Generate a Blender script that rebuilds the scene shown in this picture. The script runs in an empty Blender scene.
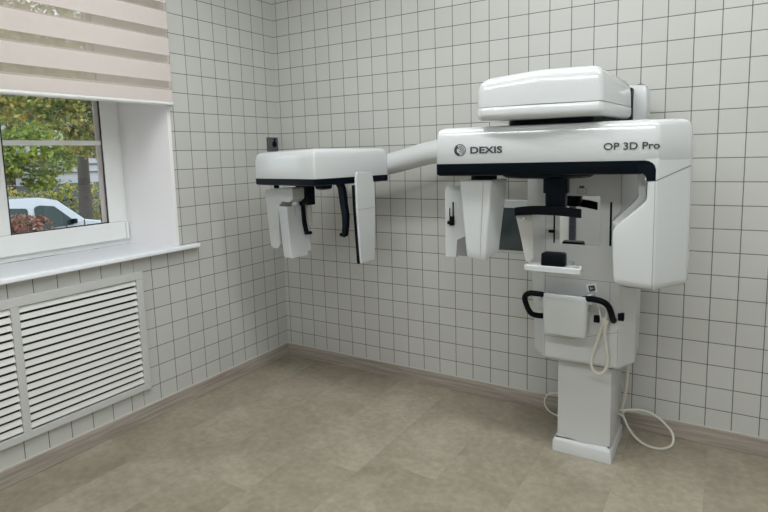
import bpy, bmesh, math, random
from mathutils import Vector, Matrix
from math import sin, cos, pi, radians

random.seed(7)
SC = bpy.context.scene
COL = SC.collection

# ------------------------------------------------------------------ materials
def nt(name):
    m = bpy.data.materials.new(name); m.use_nodes = True
    t = m.node_tree; b = t.nodes['Principled BSDF']
    return m, t, b

def N(t, typ, **k):
    n = t.nodes.new(typ)
    for a, v in k.items(): setattr(n, a, v)
    return n

def M(t, op, a, b=None, c=None, clamp=False):
    n = t.nodes.new('ShaderNodeMath'); n.operation = op; n.use_clamp = clamp
    for i, v in enumerate((a, b, c)):
        if v is None: continue
        if isinstance(v, (int, float)): n.inputs[i].default_value = v
        else: t.links.new(v, n.inputs[i])
    return n.outputs[0]

def plain(name, col, rough=.4, metal=0, coat=0, var=.03, scale=6, bump=0, bscale=200, emit=None, trans=0, spec=.5):
    m, t, b = nt(name); b.inputs['Specular IOR Level'].default_value = spec
    tc = N(t, 'ShaderNodeTexCoord'); no = N(t, 'ShaderNodeTexNoise'); no.inputs['Scale'].default_value = scale
    no.inputs['Detail'].default_value = 3
    t.links.new(tc.outputs['Object'], no.inputs['Vector'])
    mr = N(t, 'ShaderNodeMapRange'); mr.inputs['To Min'].default_value = 1-var; mr.inputs['To Max'].default_value = 1+var
    t.links.new(no.outputs['Fac'], mr.inputs['Value'])
    mx = N(t, 'ShaderNodeVectorMath', operation='SCALE'); mx.inputs[0].default_value = col
    t.links.new(mr.outputs[0], mx.inputs['Scale']); t.links.new(mx.outputs[0], b.inputs['Base Color'])
    b.inputs['Roughness'].default_value = rough; b.inputs['Metallic'].default_value = metal
    b.inputs['Coat Weight'].default_value = coat; b.inputs['Coat Roughness'].default_value = .06
    if trans: b.inputs['Transmission Weight'].default_value = trans
    if bump:
        n2 = N(t, 'ShaderNodeTexNoise'); n2.inputs['Scale'].default_value = bscale
        t.links.new(tc.outputs['Object'], n2.inputs['Vector'])
        bp = N(t, 'ShaderNodeBump'); bp.inputs['Strength'].default_value = bump; bp.inputs['Distance'].default_value = .001
        t.links.new(n2.outputs['Fac'], bp.inputs['Height']); t.links.new(bp.outputs[0], b.inputs['Normal'])
    if emit:
        b.inputs['Emission Color'].default_value = (*emit[:3], 1); b.inputs['Emission Strength'].default_value = emit[3]
    return m

def tile_mat(name, axis, off, z0=.162, alt=None):
    """square wall tiles with thin dark joints, laid out along world axis + z"""
    m, t, b = nt(name)
    geo = N(t, 'ShaderNodeTexCoord'); sp = N(t, 'ShaderNodeSeparateXYZ'); t.links.new(geo.outputs['Object'], sp.inputs[0])
    if axis == 'x': h = M(t, 'SUBTRACT', sp.outputs['X'], off)
    else:
        s = M(t, 'MULTIPLY', sp.outputs['Y'], -1)
        h = M(t, 'SUBTRACT', s, off)
        if alt:  # a cut column of tiles: the joints beyond it are shifted
            far = M(t, 'GREATER_THAN', s, alt[0]); h = M(t, 'ADD', h, M(t, 'MULTIPLY', far, alt[1]))
    u = M(t, 'DIVIDE', h, .1); v = M(t, 'DIVIDE', M(t, 'SUBTRACT', sp.outputs['Z'], z0), .1)
    def edge(q):
        f = M(t, 'FRACT', M(t, 'ADD', q, 100)); return M(t, 'MINIMUM', f, M(t, 'SUBTRACT', 1, f))
    d = M(t, 'MINIMUM', edge(u), edge(v))
    gr = M(t, 'LESS_THAN', d, .0175)
    cx = N(t, 'ShaderNodeCombineXYZ'); t.links.new(M(t, 'FLOOR', u), cx.inputs[0]); t.links.new(M(t, 'FLOOR', v), cx.inputs[1])
    wn = N(t, 'ShaderNodeTexWhiteNoise', noise_dimensions='3D'); t.links.new(cx.outputs[0], wn.inputs['Vector'])
    mr = N(t, 'ShaderNodeMapRange'); mr.inputs['To Min'].default_value = .965; mr.inputs['To Max'].default_value = 1.03
    t.links.new(wn.outputs['Value'], mr.inputs['Value'])
    no = N(t, 'ShaderNodeTexNoise'); no.inputs['Scale'].default_value = 5; t.links.new(geo.outputs['Object'], no.inputs['Vector'])
    mr2 = N(t, 'ShaderNodeMapRange'); mr2.inputs['To Min'].default_value = .985; mr2.inputs['To Max'].default_value = 1.015
    t.links.new(no.outputs['Fac'], mr2.inputs['Value'])
    sc = N(t, 'ShaderNodeVectorMath', operation='SCALE'); sc.inputs[0].default_value = (.562, .57, .545)
    t.links.new(M(t, 'MULTIPLY', mr.outputs[0], mr2.outputs[0]), sc.inputs['Scale'])
    mx = N(t, 'ShaderNodeMix', data_type='RGBA'); t.links.new(gr, mx.inputs['Factor'])
    t.links.new(sc.outputs[0], mx.inputs['A']); mx.inputs['B'].default_value = (.125, .135, .122, 1)
    t.links.new(mx.outputs['Result'], b.inputs['Base Color'])
    rr = M(t, 'ADD', M(t, 'MULTIPLY', gr, .5), .30); t.links.new(rr, b.inputs['Roughness'])
    hgt = M(t, 'MULTIPLY', M(t, 'MINIMUM', d, .04), 25)
    bp = N(t, 'ShaderNodeBump'); bp.inputs['Strength'].default_value = .35; bp.inputs['Distance'].default_value = .0015
    t.links.new(hgt, bp.inputs['Height']); t.links.new(bp.outputs[0], b.inputs['Normal'])
    return m

def floor_mat():
    m, t, b = nt('vinyl_floor')
    geo = N(t, 'ShaderNodeTexCoord'); sp = N(t, 'ShaderNodeSeparateXYZ'); t.links.new(geo.outputs['Object'], sp.inputs[0])
    u = M(t, 'DIVIDE', M(t, 'SUBTRACT', sp.outputs['X'], .275), .31)
    row = M(t, 'FLOOR', u)
    w1 = N(t, 'ShaderNodeTexWhiteNoise', noise_dimensions='1D'); t.links.new(row, w1.inputs['W'])
    v = M(t, 'ADD', M(t, 'DIVIDE', M(t, 'ADD', sp.outputs['Y'], 1.09), 1.22), w1.outputs['Value'])
    cx = N(t, 'ShaderNodeCombineXYZ'); t.links.new(row, cx.inputs[0]); t.links.new(M(t, 'FLOOR', v), cx.inputs[1])
    wn = N(t, 'ShaderNodeTexWhiteNoise', noise_dimensions='3D'); t.links.new(cx.outputs[0], wn.inputs['Vector'])
    def edge(q, s):
        f = M(t, 'FRACT', M(t, 'ADD', q, 100)); return M(t, 'MULTIPLY', M(t, 'MINIMUM', f, M(t, 'SUBTRACT', 1, f)), s)
    d = M(t, 'MINIMUM', edge(u, .31), edge(v, 1.22))
    seam = M(t, 'LESS_THAN', d, .0011)
    off = N(t, 'ShaderNodeVectorMath', operation='ADD'); t.links.new(geo.outputs['Object'], off.inputs[0])
    so = N(t, 'ShaderNodeVectorMath', operation='SCALE'); t.links.new(wn.outputs['Color'], so.inputs[0]); so.inputs['Scale'].default_value = 9
    t.links.new(so.outputs[0], off.inputs[1])
    def noise(s, det, vec=off.outputs[0], dist=0):
        n = N(t, 'ShaderNodeTexNoise'); n.inputs['Scale'].default_value = s; n.inputs['Detail'].default_value = det
        n.inputs['Roughness'].default_value = .62; n.inputs['Distortion'].default_value = dist
        t.links.new(vec, n.inputs['Vector']); return n.outputs['Fac']
    f = M(t, 'ADD', M(t, 'MULTIPLY', noise(3.2, 8, dist=.5), .60), M(t, 'MULTIPLY', noise(34, 8), .40))
    f = M(t, 'ADD', f, M(t, 'MULTIPLY', M(t, 'SUBTRACT', wn.outputs['Value'], .5), .09))
    cr = N(t, 'ShaderNodeValToRGB'); t.links.new(f, cr.inputs[0])
    e = cr.color_ramp.elements
    e[0].position = .34; e[0].color = (.240, .212, .158, 1)
    e[1].position = .68; e[1].color = (.445, .405, .322, 1)
    x = e.new(.50); x.color = (.328, .293, .224, 1)
    mx = N(t, 'ShaderNodeMix', data_type='RGBA'); t.links.new(M(t, 'MULTIPLY', seam, .14), mx.inputs['Factor'])
    t.links.new(cr.outputs[0], mx.inputs['A']); mx.inputs['B'].default_value = (.12, .10, .08, 1)
    t.links.new(mx.outputs['Result'], b.inputs['Base Color'])
    b.inputs['Roughness'].default_value = .42
    bp = N(t, 'ShaderNodeBump'); bp.inputs['Strength'].default_value = .12; bp.inputs['Distance'].default_value = .002
    t.links.new(f, bp.inputs['Height']); t.links.new(bp.outputs[0], b.inputs['Normal'])
    return m

def wood_mat(name, c1, c2, axis):
    m, t, b = nt(name)
    tc = N(t, 'ShaderNodeTexCoord'); mp = N(t, 'ShaderNodeMapping')
    mp.inputs['Scale'].default_value = (2.5, 30, 60) if axis == 'x' else (30, 2.5, 60)
    t.links.new(tc.outputs['Object'], mp.inputs[0])
    no = N(t, 'ShaderNodeTexNoise'); no.inputs['Scale'].default_value = 1.4; no.inputs['Detail'].default_value = 5; no.inputs['Distortion'].default_value = .6
    t.links.new(mp.outputs[0], no.inputs['Vector'])
    cr = N(t, 'ShaderNodeValToRGB'); t.links.new(no.outputs['Fac'], cr.inputs[0])
    cr.color_ramp.elements[0].position = .35; cr.color_ramp.elements[0].color = (*c1, 1)
    cr.color_ramp.elements[1].position = .65; cr.color_ramp.elements[1].color = (*c2, 1)
    t.links.new(cr.outputs[0], b.inputs['Base Color']); b.inputs['Roughness'].default_value = .45
    return m

def blind_mat(name, phase, bands):
    """day-and-night blind cloth: opaque bands and sheer bands given by z-limits"""
    m, t, b = nt(name)
    tc = N(t, 'ShaderNodeTexCoord'); sp = N(t, 'ShaderNodeSeparateXYZ'); t.links.new(tc.outputs['Object'], sp.inputs[0])
    per = .1277; q = M(t, 'FRACT', M(t, 'DIVIDE', M(t, 'SUBTRACT', sp.outputs['Z'], 1.665+phase), per))
    sheer = M(t, 'LESS_THAN', q, .34)
    wv = N(t, 'ShaderNodeTexWave', wave_type='BANDS', bands_direction='Z'); wv.inputs['Scale'].default_value = 260
    wv.inputs['Distortion'].default_value = 1.5; t.links.new(tc.outputs['Object'], wv.inputs['Vector'])
    no = N(t, 'ShaderNodeTexNoise'); no.inputs['Scale'].default_value = 40; t.links.new(tc.outputs['Object'], no.inputs['Vector'])
    mr = N(t, 'ShaderNodeMapRange'); mr.inputs['To Min'].default_value = .94; mr.inputs['To Max'].default_value = 1.05
    t.links.new(M(t, 'MULTIPLY', M(t, 'ADD', wv.outputs['Fac'], no.outputs['Fac']), .5), mr.inputs['Value'])
    sc = N(t, 'ShaderNodeVectorMath', operation='SCALE'); sc.inputs[0].default_value = (.84, .785, .755)
    t.links.new(mr.outputs[0], sc.inputs['Scale'])
    mx = N(t, 'ShaderNodeMix', data_type='RGBA'); t.links.new(sheer, mx.inputs['Factor'])
    t.links.new(sc.outputs[0], mx.inputs['A']); mx.inputs['B'].default_value = (.68, .61, .53, 1)
    t.links.new(mx.outputs['Result'], b.inputs['Base Color']); b.inputs['Roughness'].default_value = .85
    tr = N(t, 'ShaderNodeBsdfTranslucent'); t.links.new(mx.outputs['Result'], tr.inputs[0])
    ms = N(t, 'ShaderNodeMixShader'); ms.inputs[0].default_value = .35
    t.links.new(b.outputs[0], ms.inputs[1]); t.links.new(tr.outputs[0], ms.inputs[2])
    tp = N(t, 'ShaderNodeBsdfTransparent'); m2 = N(t, 'ShaderNodeMixShader')
    al = M(t, 'MULTIPLY', sheer, .74); t.links.new(al, m2.inputs[0])
    t.links.new(ms.outputs[0], m2.inputs[1]); t.links.new(tp.outputs[0], m2.inputs[2])
    t.links.new(m2.outputs[0], t.nodes['Material Output'].inputs[0])
    return m

def glass_mat():
    m, t, b = nt('window_glass')
    gl = N(t, 'ShaderNodeBsdfGlossy'); gl.inputs['Roughness'].default_value = .02
    tp = N(t, 'ShaderNodeBsdfTransparent'); tp.inputs[0].default_value = (.93, .96, .95, 1)
    fr = N(t, 'ShaderNodeFresnel'); fr.inputs[0].default_value = 1.45
    ms = N(t, 'ShaderNodeMixShader'); t.links.new(fr.outputs[0], ms.inputs[0])
    t.links.new(tp.outputs[0], ms.inputs[1]); t.links.new(gl.outputs[0], ms.inputs[2])
    t.links.new(ms.outputs[0], t.nodes['Material Output'].inputs[0])
    return m

def leaf_mat(name, cols, scale=1.2):
    m, t, b = nt(name)
    tc = N(t, 'ShaderNodeTexCoord')
    no = N(t, 'ShaderNodeTexNoise'); no.inputs['Scale'].default_value = scale; no.inputs['Detail'].default_value = 2
    t.links.new(tc.outputs['Object'], no.inputs['Vector'])
    n3 = N(t, 'ShaderNodeTexWhiteNoise', noise_dimensions='3D')
    vm = N(t, 'ShaderNodeVectorMath', operation='SNAP'); vm.inputs[1].default_value = (.11, .11, .11)
    t.links.new(tc.outputs['Object'], vm.inputs[0]); t.links.new(vm.outputs[0], n3.inputs['Vector'])
    f = M(t, 'ADD', M(t, 'MULTIPLY', no.outputs['Fac'], .55), M(t, 'MULTIPLY', n3.outputs['Value'], .45))
    cr = N(t, 'ShaderNodeValToRGB'); t.links.new(f, cr.inputs[0]); e = cr.color_ramp.elements
    e[0].position = .25; e[0].color = (*cols[0], 1); e[1].position = .75; e[1].color = (*cols[-1], 1)
    for i, c in enumerate(cols[1:-1]):
        x = e.new(.25+.5*(i+1)/(len(cols)-1)); x.color = (*c, 1)
    t.links.new(cr.outputs[0], b.inputs['Base Color']); b.inputs['Roughness'].default_value = .6
    tr = N(t, 'ShaderNodeBsdfTranslucent'); t.links.new(cr.outputs[0], tr.inputs[0])
    ms = N(t, 'ShaderNodeMixShader'); ms.inputs[0].default_value = .4
    t.links.new(b.outputs[0], ms.inputs[1]); t.links.new(tr.outputs[0], ms.inputs[2])
    t.links.new(ms.outputs[0], t.nodes['Material Output'].inputs[0])
    return m

WHITE = plain('white_gloss_plastic', (.585, .61, .615), .13, coat=.3, var=.01)
WHITE2 = plain('white_matt_plastic', (.60, .615, .615), .32, var=.01)
BLACK = plain('dark_navy_plastic', (.0012, .0042, .0085), .35, var=.1, spec=.12)
RUBBER = plain('black_rubber', (.002, .0028, .006), .5, var=.1, spec=.12)
BRIGHT = plain('white_label', (.88, .88, .88), .5)
SEAM = plain('joint_shadow_grey', (.23, .235, .235), .6)
DARKINK = plain('dark_print', (.035, .045, .05), .5)
SCREEN = plain('grey_glass_screen', (.050, .068, .075), .10, coat=.4)
MIRROR = plain('mirror_glass', (.82, .84, .83), .02, metal=1, var=0)
CLEAR = plain('milky_clear_plastic', (.60, .60, .57), .15, coat=.5, trans=.25)
CORD = plain('cream_cable', (.66, .65, .58), .45)
PVC = plain('window_pvc', (.80, .82, .81), .3, var=.01)
PLASTER = plain('white_reveal_paint', (.90, .89, .90), .5, var=.02, scale=3)
SILL = plain('white_sill_laminate', (.84, .87, .91), .28, var=.01)
GASKET = plain('black_gasket', (.012, .012, .014), .5)
GRILLE = plain('grille_enamel', (.57, .58, .57), .4, var=.02)
SLAT = plain('grille_slat_enamel', (.73, .74, .72), .4, var=.02)
DARK = plain('cavity_shade', (.02, .022, .022), .8)
OUTLET = plain('anthracite_socket', (.085, .095, .10), .4)
CEIL = plain('ceiling_paint', (.82, .82, .80), .7)
WALLP = plain('plain_wall_paint', (.66, .67, .65), .6)
LAMP = plain('lamp_diffuser', (.9, .9, .9), .4, emit=(.975, .99, 1, 9))
SKIRT_B = wood_mat('greyed_oak_skirting', (.285, .250, .215), (.43, .385, .335), 'x')
SKIRT_L = wood_mat('greyed_oak_skirting_side', (.285, .250, .215), (.43, .385, .335), 'y')
CAULK = plain('skirting_top_bead', (.58, .56, .50), .5)
DOORM = plain('door_paint', (.45, .46, .45), .4)
DARKFRAME = plain('dark_door_frame', (.03, .035, .05), .4)

# ------------------------------------------------------------------ geometry helpers
def link(name, bm, mat, parent=None, bevel=0, seg=3, smooth=True, ang=35, loc=None, recalc=True):
    if recalc: bmesh.ops.recalc_face_normals(bm, faces=bm.faces[:])
    if smooth:
        for f in bm.faces: f.smooth = True
    me = bpy.data.meshes.new(name); bm.to_mesh(me); bm.free()
    if smooth: me.set_sharp_from_angle(angle=radians(ang))
    o = bpy.data.objects.new(name, me); COL.objects.link(o)
    for mm in (mat if isinstance(mat, (list, tuple)) else [mat]): me.materials.append(mm)
    if parent: o.parent = parent
    if loc: o.location = loc
    if bevel:
        b = o.modifiers.new('bevel', 'BEVEL'); b.width = bevel; b.segments = seg; b.limit_method = 'ANGLE'; b.angle_limit = radians(30)
        o.modifiers.new('wn', 'WEIGHTED_NORMAL')
    return o

def box(bm, x0, x1, y0, y1, z0, z1, mi=0):
    v = [bm.verts.new(p) for p in ((x0,y0,z0),(x1,y0,z0),(x1,y1,z0),(x0,y1,z0),(x0,y0,z1),(x1,y0,z1),(x1,y1,z1),(x0,y1,z1))]
    for f in ((0,3,2,1),(4,5,6,7),(0,1,5,4),(1,2,6,5),(2,3,7,6),(3,0,4,7)):
        bm.faces.new([v[i] for i in f]).material_index = mi

def boxo(name, x0, x1, y0, y1, z0, z1, mat, parent=None, bevel=0, **k):
    bm = bmesh.new(); box(bm, x0, x1, y0, y1, z0, z1); return link(name, bm, mat, parent, bevel, **k)

def rpoly(pts, r, seg=6):
    """rounded polygon outline; r = one radius or one per corner"""
    n = len(pts); out = []
    if isinstance(r, (int, float)): r = [r]*n
    for i in range(n):
        p = Vector(pts[i]); a = Vector(pts[i-1])-p; b = Vector(pts[(i+1) % n])-p
        if r[i] <= 0: out.append(tuple(p)); continue
        la, lb = a.length, b.length; a.normalize(); b.normalize()
        th = a.angle(b); d = min(r[i]/math.tan(th/2), la*.48, lb*.48); rr = d*math.tan(th/2)
        s = p+a*d; e = p+b*d; bis = (a+b).normalized(); c = p+bis*(rr/math.sin(th/2))
        v0 = s-c; v1 = e-c; tot = v0.angle_signed(v1)
        for k in range(seg+1):
            t = -tot*k/seg; q = Vector((v0.x*cos(t)-v0.y*sin(t), v0.x*sin(t)+v0.y*cos(t)))
            out.append(tuple(c+q))
    return out

def inset(pts, d):
    if abs(d) < 1e-9: return list(pts)
    n = len(pts); area = sum(pts[i][0]*pts[(i+1) % n][1]-pts[(i+1) % n][0]*pts[i][1] for i in range(n))
    sg = 1 if area > 0 else -1; out = []
    for i in range(n):
        a = Vector(pts[i-1]); p = Vector(pts[i]); b = Vector(pts[(i+1) % n])
        e1 = (p-a); e2 = (b-p)
        if e1.length < 1e-9: e1 = e2
        if e2.length < 1e-9: e2 = e1
        n1 = Vector((-e1.y, e1.x)).normalized()*sg; n2 = Vector((-e2.y, e2.x)).normalized()*sg
        m = (n1+n2).normalized(); k = max(m.dot(n1), .5); out.append(tuple(p+m*(d/k)))
    return out

def loft(rings, bm=None, caps=True):
    bm = bm or bmesh.new(); prev = None; first = None
    for r in rings:
        cur = [bm.verts.new(p) for p in r]
        if prev:
            n = len(cur)
            for i in range(n): bm.faces.new((prev[i], prev[(i+1) % n], cur[(i+1) % n], cur[i]))
        else: first = cur
        prev = cur
    if caps:
        bm.faces.new(first[::-1]); bm.faces.new(prev)
    return bm

def shrink(pts, d):
    x0, x1 = min(p[0] for p in pts), max(p[0] for p in pts); y0, y1 = min(p[1] for p in pts), max(p[1] for p in pts)
    cx, cy, hx, hy = (x0+x1)/2, (y0+y1)/2, (x1-x0)/2, (y1-y0)/2
    return [(cx+(x-cx)*(1-d/hx), cy+(y-cy)*(1-d/hy)) for x, y in pts]

def plan(outline, prof, zf=None, inset=None):
    inset = inset or globals()['inset']
    """stack insets of a plan outline: prof = [(z, inset)]"""
    rings = []
    for z, d in prof:
        q = inset(outline, d)
        rings.append([(x, y, z + (zf(x, y, z) if zf else 0)) for x, y in q])
    return loft(rings)

def frame(o, yaw, z=0):
    return Matrix.Translation((o[0], o[1], z)) @ Matrix.Rotation(radians(yaw), 4, 'Z')

def xf(bm, m):
    bmesh.ops.transform(bm, matrix=m, verts=bm.verts[:]); return bm

def prism_uz(outline, v0, v1, bm=None):
    """outline in (u, z) extruded along v (local y)"""
    return loft([[(u, v0, z) for u, z in outline], [(u, v1, z) for u, z in outline]], bm)

def catmull(pts, n=8):
    P = [Vector(p) for p in pts]; out = []
    for i in range(len(P)-1):
        a = P[i-1] if i else P[0]*2-P[1]; b = P[i]; c = P[i+1]; d = P[i+2] if i+2 < len(P) else P[-1]*2-P[-2]
        for k in range(n):
            t = k/n
            out.append(.5*((2*b)+(c-a)*t+(2*a-5*b+4*c-d)*t*t+(3*b-a-3*c+d)*t*t*t))
    out.append(P[-1]); return out

def tube(path, rad, seg=10, bm=None, sy=1):
    path = [Vector(p) for p in path]; n = len(path)
    R = rad if isinstance(rad, (list, tuple)) else [rad]*n
    rings = []; up = Vector((0, 0, 1)); d0 = (path[1]-path[0]).normalized()
    if abs(d0.z) > .95: up = Vector((0, 1, 0))
    for i, p in enumerate(path):
        d = (path[min(i+1, n-1)]-path[max(i-1, 0)]).normalized()
        s = d.cross(up)
        if s.length < 1e-4: s = d.cross(Vector((1, 0, 0)))
        s.normalize(); up = s.cross(d).normalized()
        rings.append([tuple(p+s*cos(2*pi*k/seg)*R[i]+up*sin(2*pi*k/seg)*R[i]*sy) for k in range(seg)])
    return loft(rings, bm)

def empty(name, loc=(0, 0, 0), rz=0):
    o = bpy.data.objects.new(name, None); COL.objects.link(o); o.location = loc; o.rotation_euler = (0, 0, rz)
    o.empty_display_size = .1
    return o

def tag(o, label=None, cat=None, group=None, kind=None):
    if label: o['label'] = label
    if cat: o['category'] = cat
    if group: o['group'] = group
    if kind: o['kind'] = kind
    return o

def struct(o): o['kind'] = 'structure'; return o

def text_mesh(name, body, size, mat, parent, mtx, sx=1, bold=0, depth=.0004):
    cu = bpy.data.curves.new(name, 'FONT'); cu.body = body; cu.size = size; cu.extrude = depth; cu.offset = bold
    cu.resolution_u = 4
    tmp = bpy.data.objects.new(name+'_t', cu); COL.objects.link(tmp)
    dg = bpy.context.evaluated_depsgraph_get(); dg.update()
    me = bpy.data.meshes.new_from_object(tmp.evaluated_get(dg))
    bpy.data.objects.remove(tmp); bpy.data.curves.remove(cu)
    me.transform(Matrix.Diagonal((sx, 1, 1, 1)))
    me.transform(mtx); me.materials.clear(); me.materials.append(mat); me.name = name
    o = bpy.data.objects.new(name, me); COL.objects.link(o); o.parent = parent
    return o

# ------------------------------------------------------------------ room shell
RX, RY, RZ = 3.9, -4.4, 2.72     # room extents
WY0, WY1, WZ0, WZ1 = -2.30, -.83, .84, 2.25   # window opening in the left wall

TB = tile_mat('wall_tiles_back', 'x', .0301)
TL = tile_mat('wall_tiles_left', 'y', .0893, alt=(1.0895, .0343))
TR = tile_mat('wall_tiles_side', 'y', .05)
bm = bmesh.new(); box(bm, -.4, RX+.2, 0, .2, -.1, RZ+.1); struct(link('wall_back', bm, TB, smooth=False))
bm = bmesh.new()
box(bm, -.4, 0, RY, WY0, -.1, RZ+.1); box(bm, -.4, 0, WY1+.02, 0, -.1, RZ+.1)
box(bm, -.4, 0, WY0, WY1+.02, -.1, WZ0); box(bm, -.4, 0, WY0, WY1+.02, WZ1, RZ+.1)
struct(link('wall_left', bm, TL, smooth=False))
bm = bmesh.new(); box(bm, RX, RX+.2, RY, 0, -.1, RZ+.1); struct(link('wall_right', bm, WALLP, smooth=False))
bm = bmesh.new()
box(bm, -.4, 1.0, RY-.2, RY, -.1, RZ+.1); box(bm, 1.9, RX+.2, RY-.2, RY, -.1, RZ+.1); box(bm, 1.0, 1.9, RY-.2, RY, 2.05, RZ+.1)
struct(link('wall_front', bm, WALLP, smooth=False))
bm = bmesh.new(); box(bm, -.4, RX+.2, RY-.2, .2, -.12, 0); struct(link('floor', bm, floor_mat(), smooth=False))
bm = bmesh.new(); box(bm, -.4, RX+.2, RY-.2, .2, RZ, RZ+.1); struct(link('ceiling', bm, CEIL, smooth=False))
# unseen door behind the camera, added to give the mirror something to reflect
d = struct(empty('added_door_1', (1.45, RY, 0)))
bm = bmesh.new(); box(bm, -.38, .38, -.05, -.01, .01, 2.0); link('added_door_leaf', bm, DOORM, d, .003)
bm = bmesh.new(); box(bm, -.45, -.38, -.10, .02, 0, 2.05); box(bm, .38, .45, -.10, .02, 0, 2.05); box(bm, -.38, .38, -.10, .02, 2.0, 2.05)
link('added_door_frame', bm, DARKFRAME, d, .003)
link('door_handle', tube([(.30, -.01, 1.0), (.30, .05, 1.0), (.18, .05, 1.0)], .009), GRILLE, d)

bm = bmesh.new(); box(bm, .0, RX, -.015, 0, 0, .076); b1 = struct(link('baseboard_back', bm, SKIRT_B, bevel=.003))
bm = bmesh.new(); box(bm, .0, RX, -.006, 0, .076, .0795); c = link('sealant_bead', bm, CAULK, b1)
bm = bmesh.new(); box(bm, 0, .015, RY, -.015, 0, .076); b2 = struct(link('baseboard_left', bm, SKIRT_L, bevel=.003))
bm = bmesh.new(); box(bm, 0, .006, RY, -.006, .076, .0795); link('sealant_bead', bm, CAULK, b2)
bm = bmesh.new(); box(bm, RX-.015, RX, RY, -.015, 0, .076); struct(link('baseboard_right', bm, SKIRT_L, bevel=.003))

# ------------------------------------------------------------------ window
# splayed white reveal
bm = loft([[(.0035, WY1-.001, z), (-.345, WY1-.042, z), (-.345, WY1+.019, z), (.0035, WY1+.019, z)] for z in (WZ0+.02, WZ1)])
struct(link('trim_1', bm, PLASTER, bevel=.002))
bm = loft([[(.0035, WY0+.001, z), (-.345, WY0+.042, z), (-.345, WY0-.002, z), (.0035, WY0-.002, z)] for z in (WZ0+.02, WZ1)])
struct(link('trim_2', bm, PLASTER, bevel=.002))
boxo('trim_3', -.345, .002, WY0, WY1, WZ1-.012, WZ1, PLASTER)['kind'] = 'structure'
# sill
so = rpoly([(-.345, WY1), (.003, WY1), (.003, -.705), (.046, -.705), (.046, WY0-.12), (.003, WY0-.12), (.003, WY0), (-.345, WY0)][::-1],
           [0, 0, 0, .012, .012, 0, 0, 0])
sl = plan(so, [(WZ0, .004), (WZ0+.004, 0), (WZ0+.017, 0), (WZ0+.0205, .002), (WZ0+.022, .005)])
struct(link('window_sill', sl, SILL))
# frame, sash, glass : pane A is seen, pane B lies to its left outside the picture
w = struct(empty('window_1', (0, 0, 0)))
FX0, FX1 = -.40, -.335
y_r, y_l, z_b, z_t = WY1-.035, WY0+.035, WZ0+.022, WZ1-.012
def rect_frame(bm, x0, x1, ya, yb, za, zb, t):
    box(bm, x0, x1, ya, yb, za, za+t); box(bm, x0, x1, ya, yb, zb-t, zb)
    box(bm, x0, x1, ya, ya+t, za+t, zb-t); box(bm, x0, x1, yb-t, yb, za+t, zb-t)
bm = bmesh.new(); rect_frame(bm, FX0, FX1-.012, y_l, y_r, z_b, z_t, .05)
box(bm, FX0, FX1-.012, -1.585, -1.53, z_b+.05, z_t-.05)
link('window_frame', bm, PVC, w, .004)
for ya, yb in ((-1.548, y_r-.028), (y_l+.02, -1.567)):
    bm = bmesh.new(); gy0, gy1, gz0, gz1 = ya+.080, yb-.094, z_b+.127, z_t-.095
    box(bm, FX0+.005, FX1+.006, ya, yb, z_b+.028, gz0); box(bm, FX0+.005, FX1+.006, ya, yb, gz1, z_t-.02)
    box(bm, FX0+.005, FX1+.006, ya, gy0, gz0, gz1); box(bm, FX0+.005, FX1+.006, gy1, yb, gz0, gz1)
    s = link('window_sash', bm, PVC, w, .006, seg=4)
    bm = bmesh.new(); rect_frame(bm, FX1-.004, FX1+.002, gy0-.002, gy1+.002, gz0-.002, gz1+.002, .0075)
    link('glazing_gasket', bm, GASKET, s)
    bm = bmesh.new(); box(bm, FX1-.022, FX1-.016, gy0, gy0+.014, gz0, gz1); box(bm, FX1-.022, FX1-.016, gy1-.022, gy1, gz0, gz1)
    link('glazing_bead', bm, plain('grey_bead', (.60, .56, .56), .5), s)
    bm = bmesh.new(); box(bm, FX1-.014, FX1-.001, gy0, gy1, 1.400, 1.424); link('glazing_bar', bm, PVC, s, .002)
    bm = bmesh.new(); box(bm, FX1-.030, FX1-.026, gy0, gy1, gz0, gz1); link('glass_pane', bm, glass_mat(), s)
bm = bmesh.new(); box(bm, FX1-.006, FX1+.010, y_r-.027, y_r-.012, z_b+.03, z_b+.12); link('hinge', bm, PVC, w, .003)

# blind
bl = empty('roller_blind', (.05, -.828, 1.59))
tag(bl, 'pinkish beige day-and-night blind of solid and sheer stripes pulled half down over the window', 'blind')
def cloth(name, x, phase):
    bm = bmesh.new(); q = [bm.verts.new(p) for p in ((x, WY0-.05, 1.606), (x, -.829, 1.606), (x, -.829, 2.42), (x, WY0-.05, 2.42))]
    bm.faces.new(q); o = link(name, bm, blind_mat(name+'_stripes', phase, None), bl, smooth=False)
    o.matrix_parent_inverse = Matrix.Translation((-.05, .828, -1.59)); 
    sd = o.modifiers.new('sol', 'SOLIDIFY'); sd.thickness = .0006
    return o
cloth('front_cloth', .052, 0); cloth('rear_cloth', .030, .012)
bm = tube([(.041, WY0-.055, 1.599), (.041, -.8255, 1.599)], .0125, 14)
o = link('bottom_rail', bm, PVC, bl); o.matrix_parent_inverse = Matrix.Translation((-.05, .828, -1.59))
bm = bmesh.new(); box(bm, .001, .075, WY0-.06, -.82, 2.40, 2.47)
o = link('cassette', bm, PVC, bl, .01); o.matrix_parent_inverse = Matrix.Translation((-.05, .828, -1.59))

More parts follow.
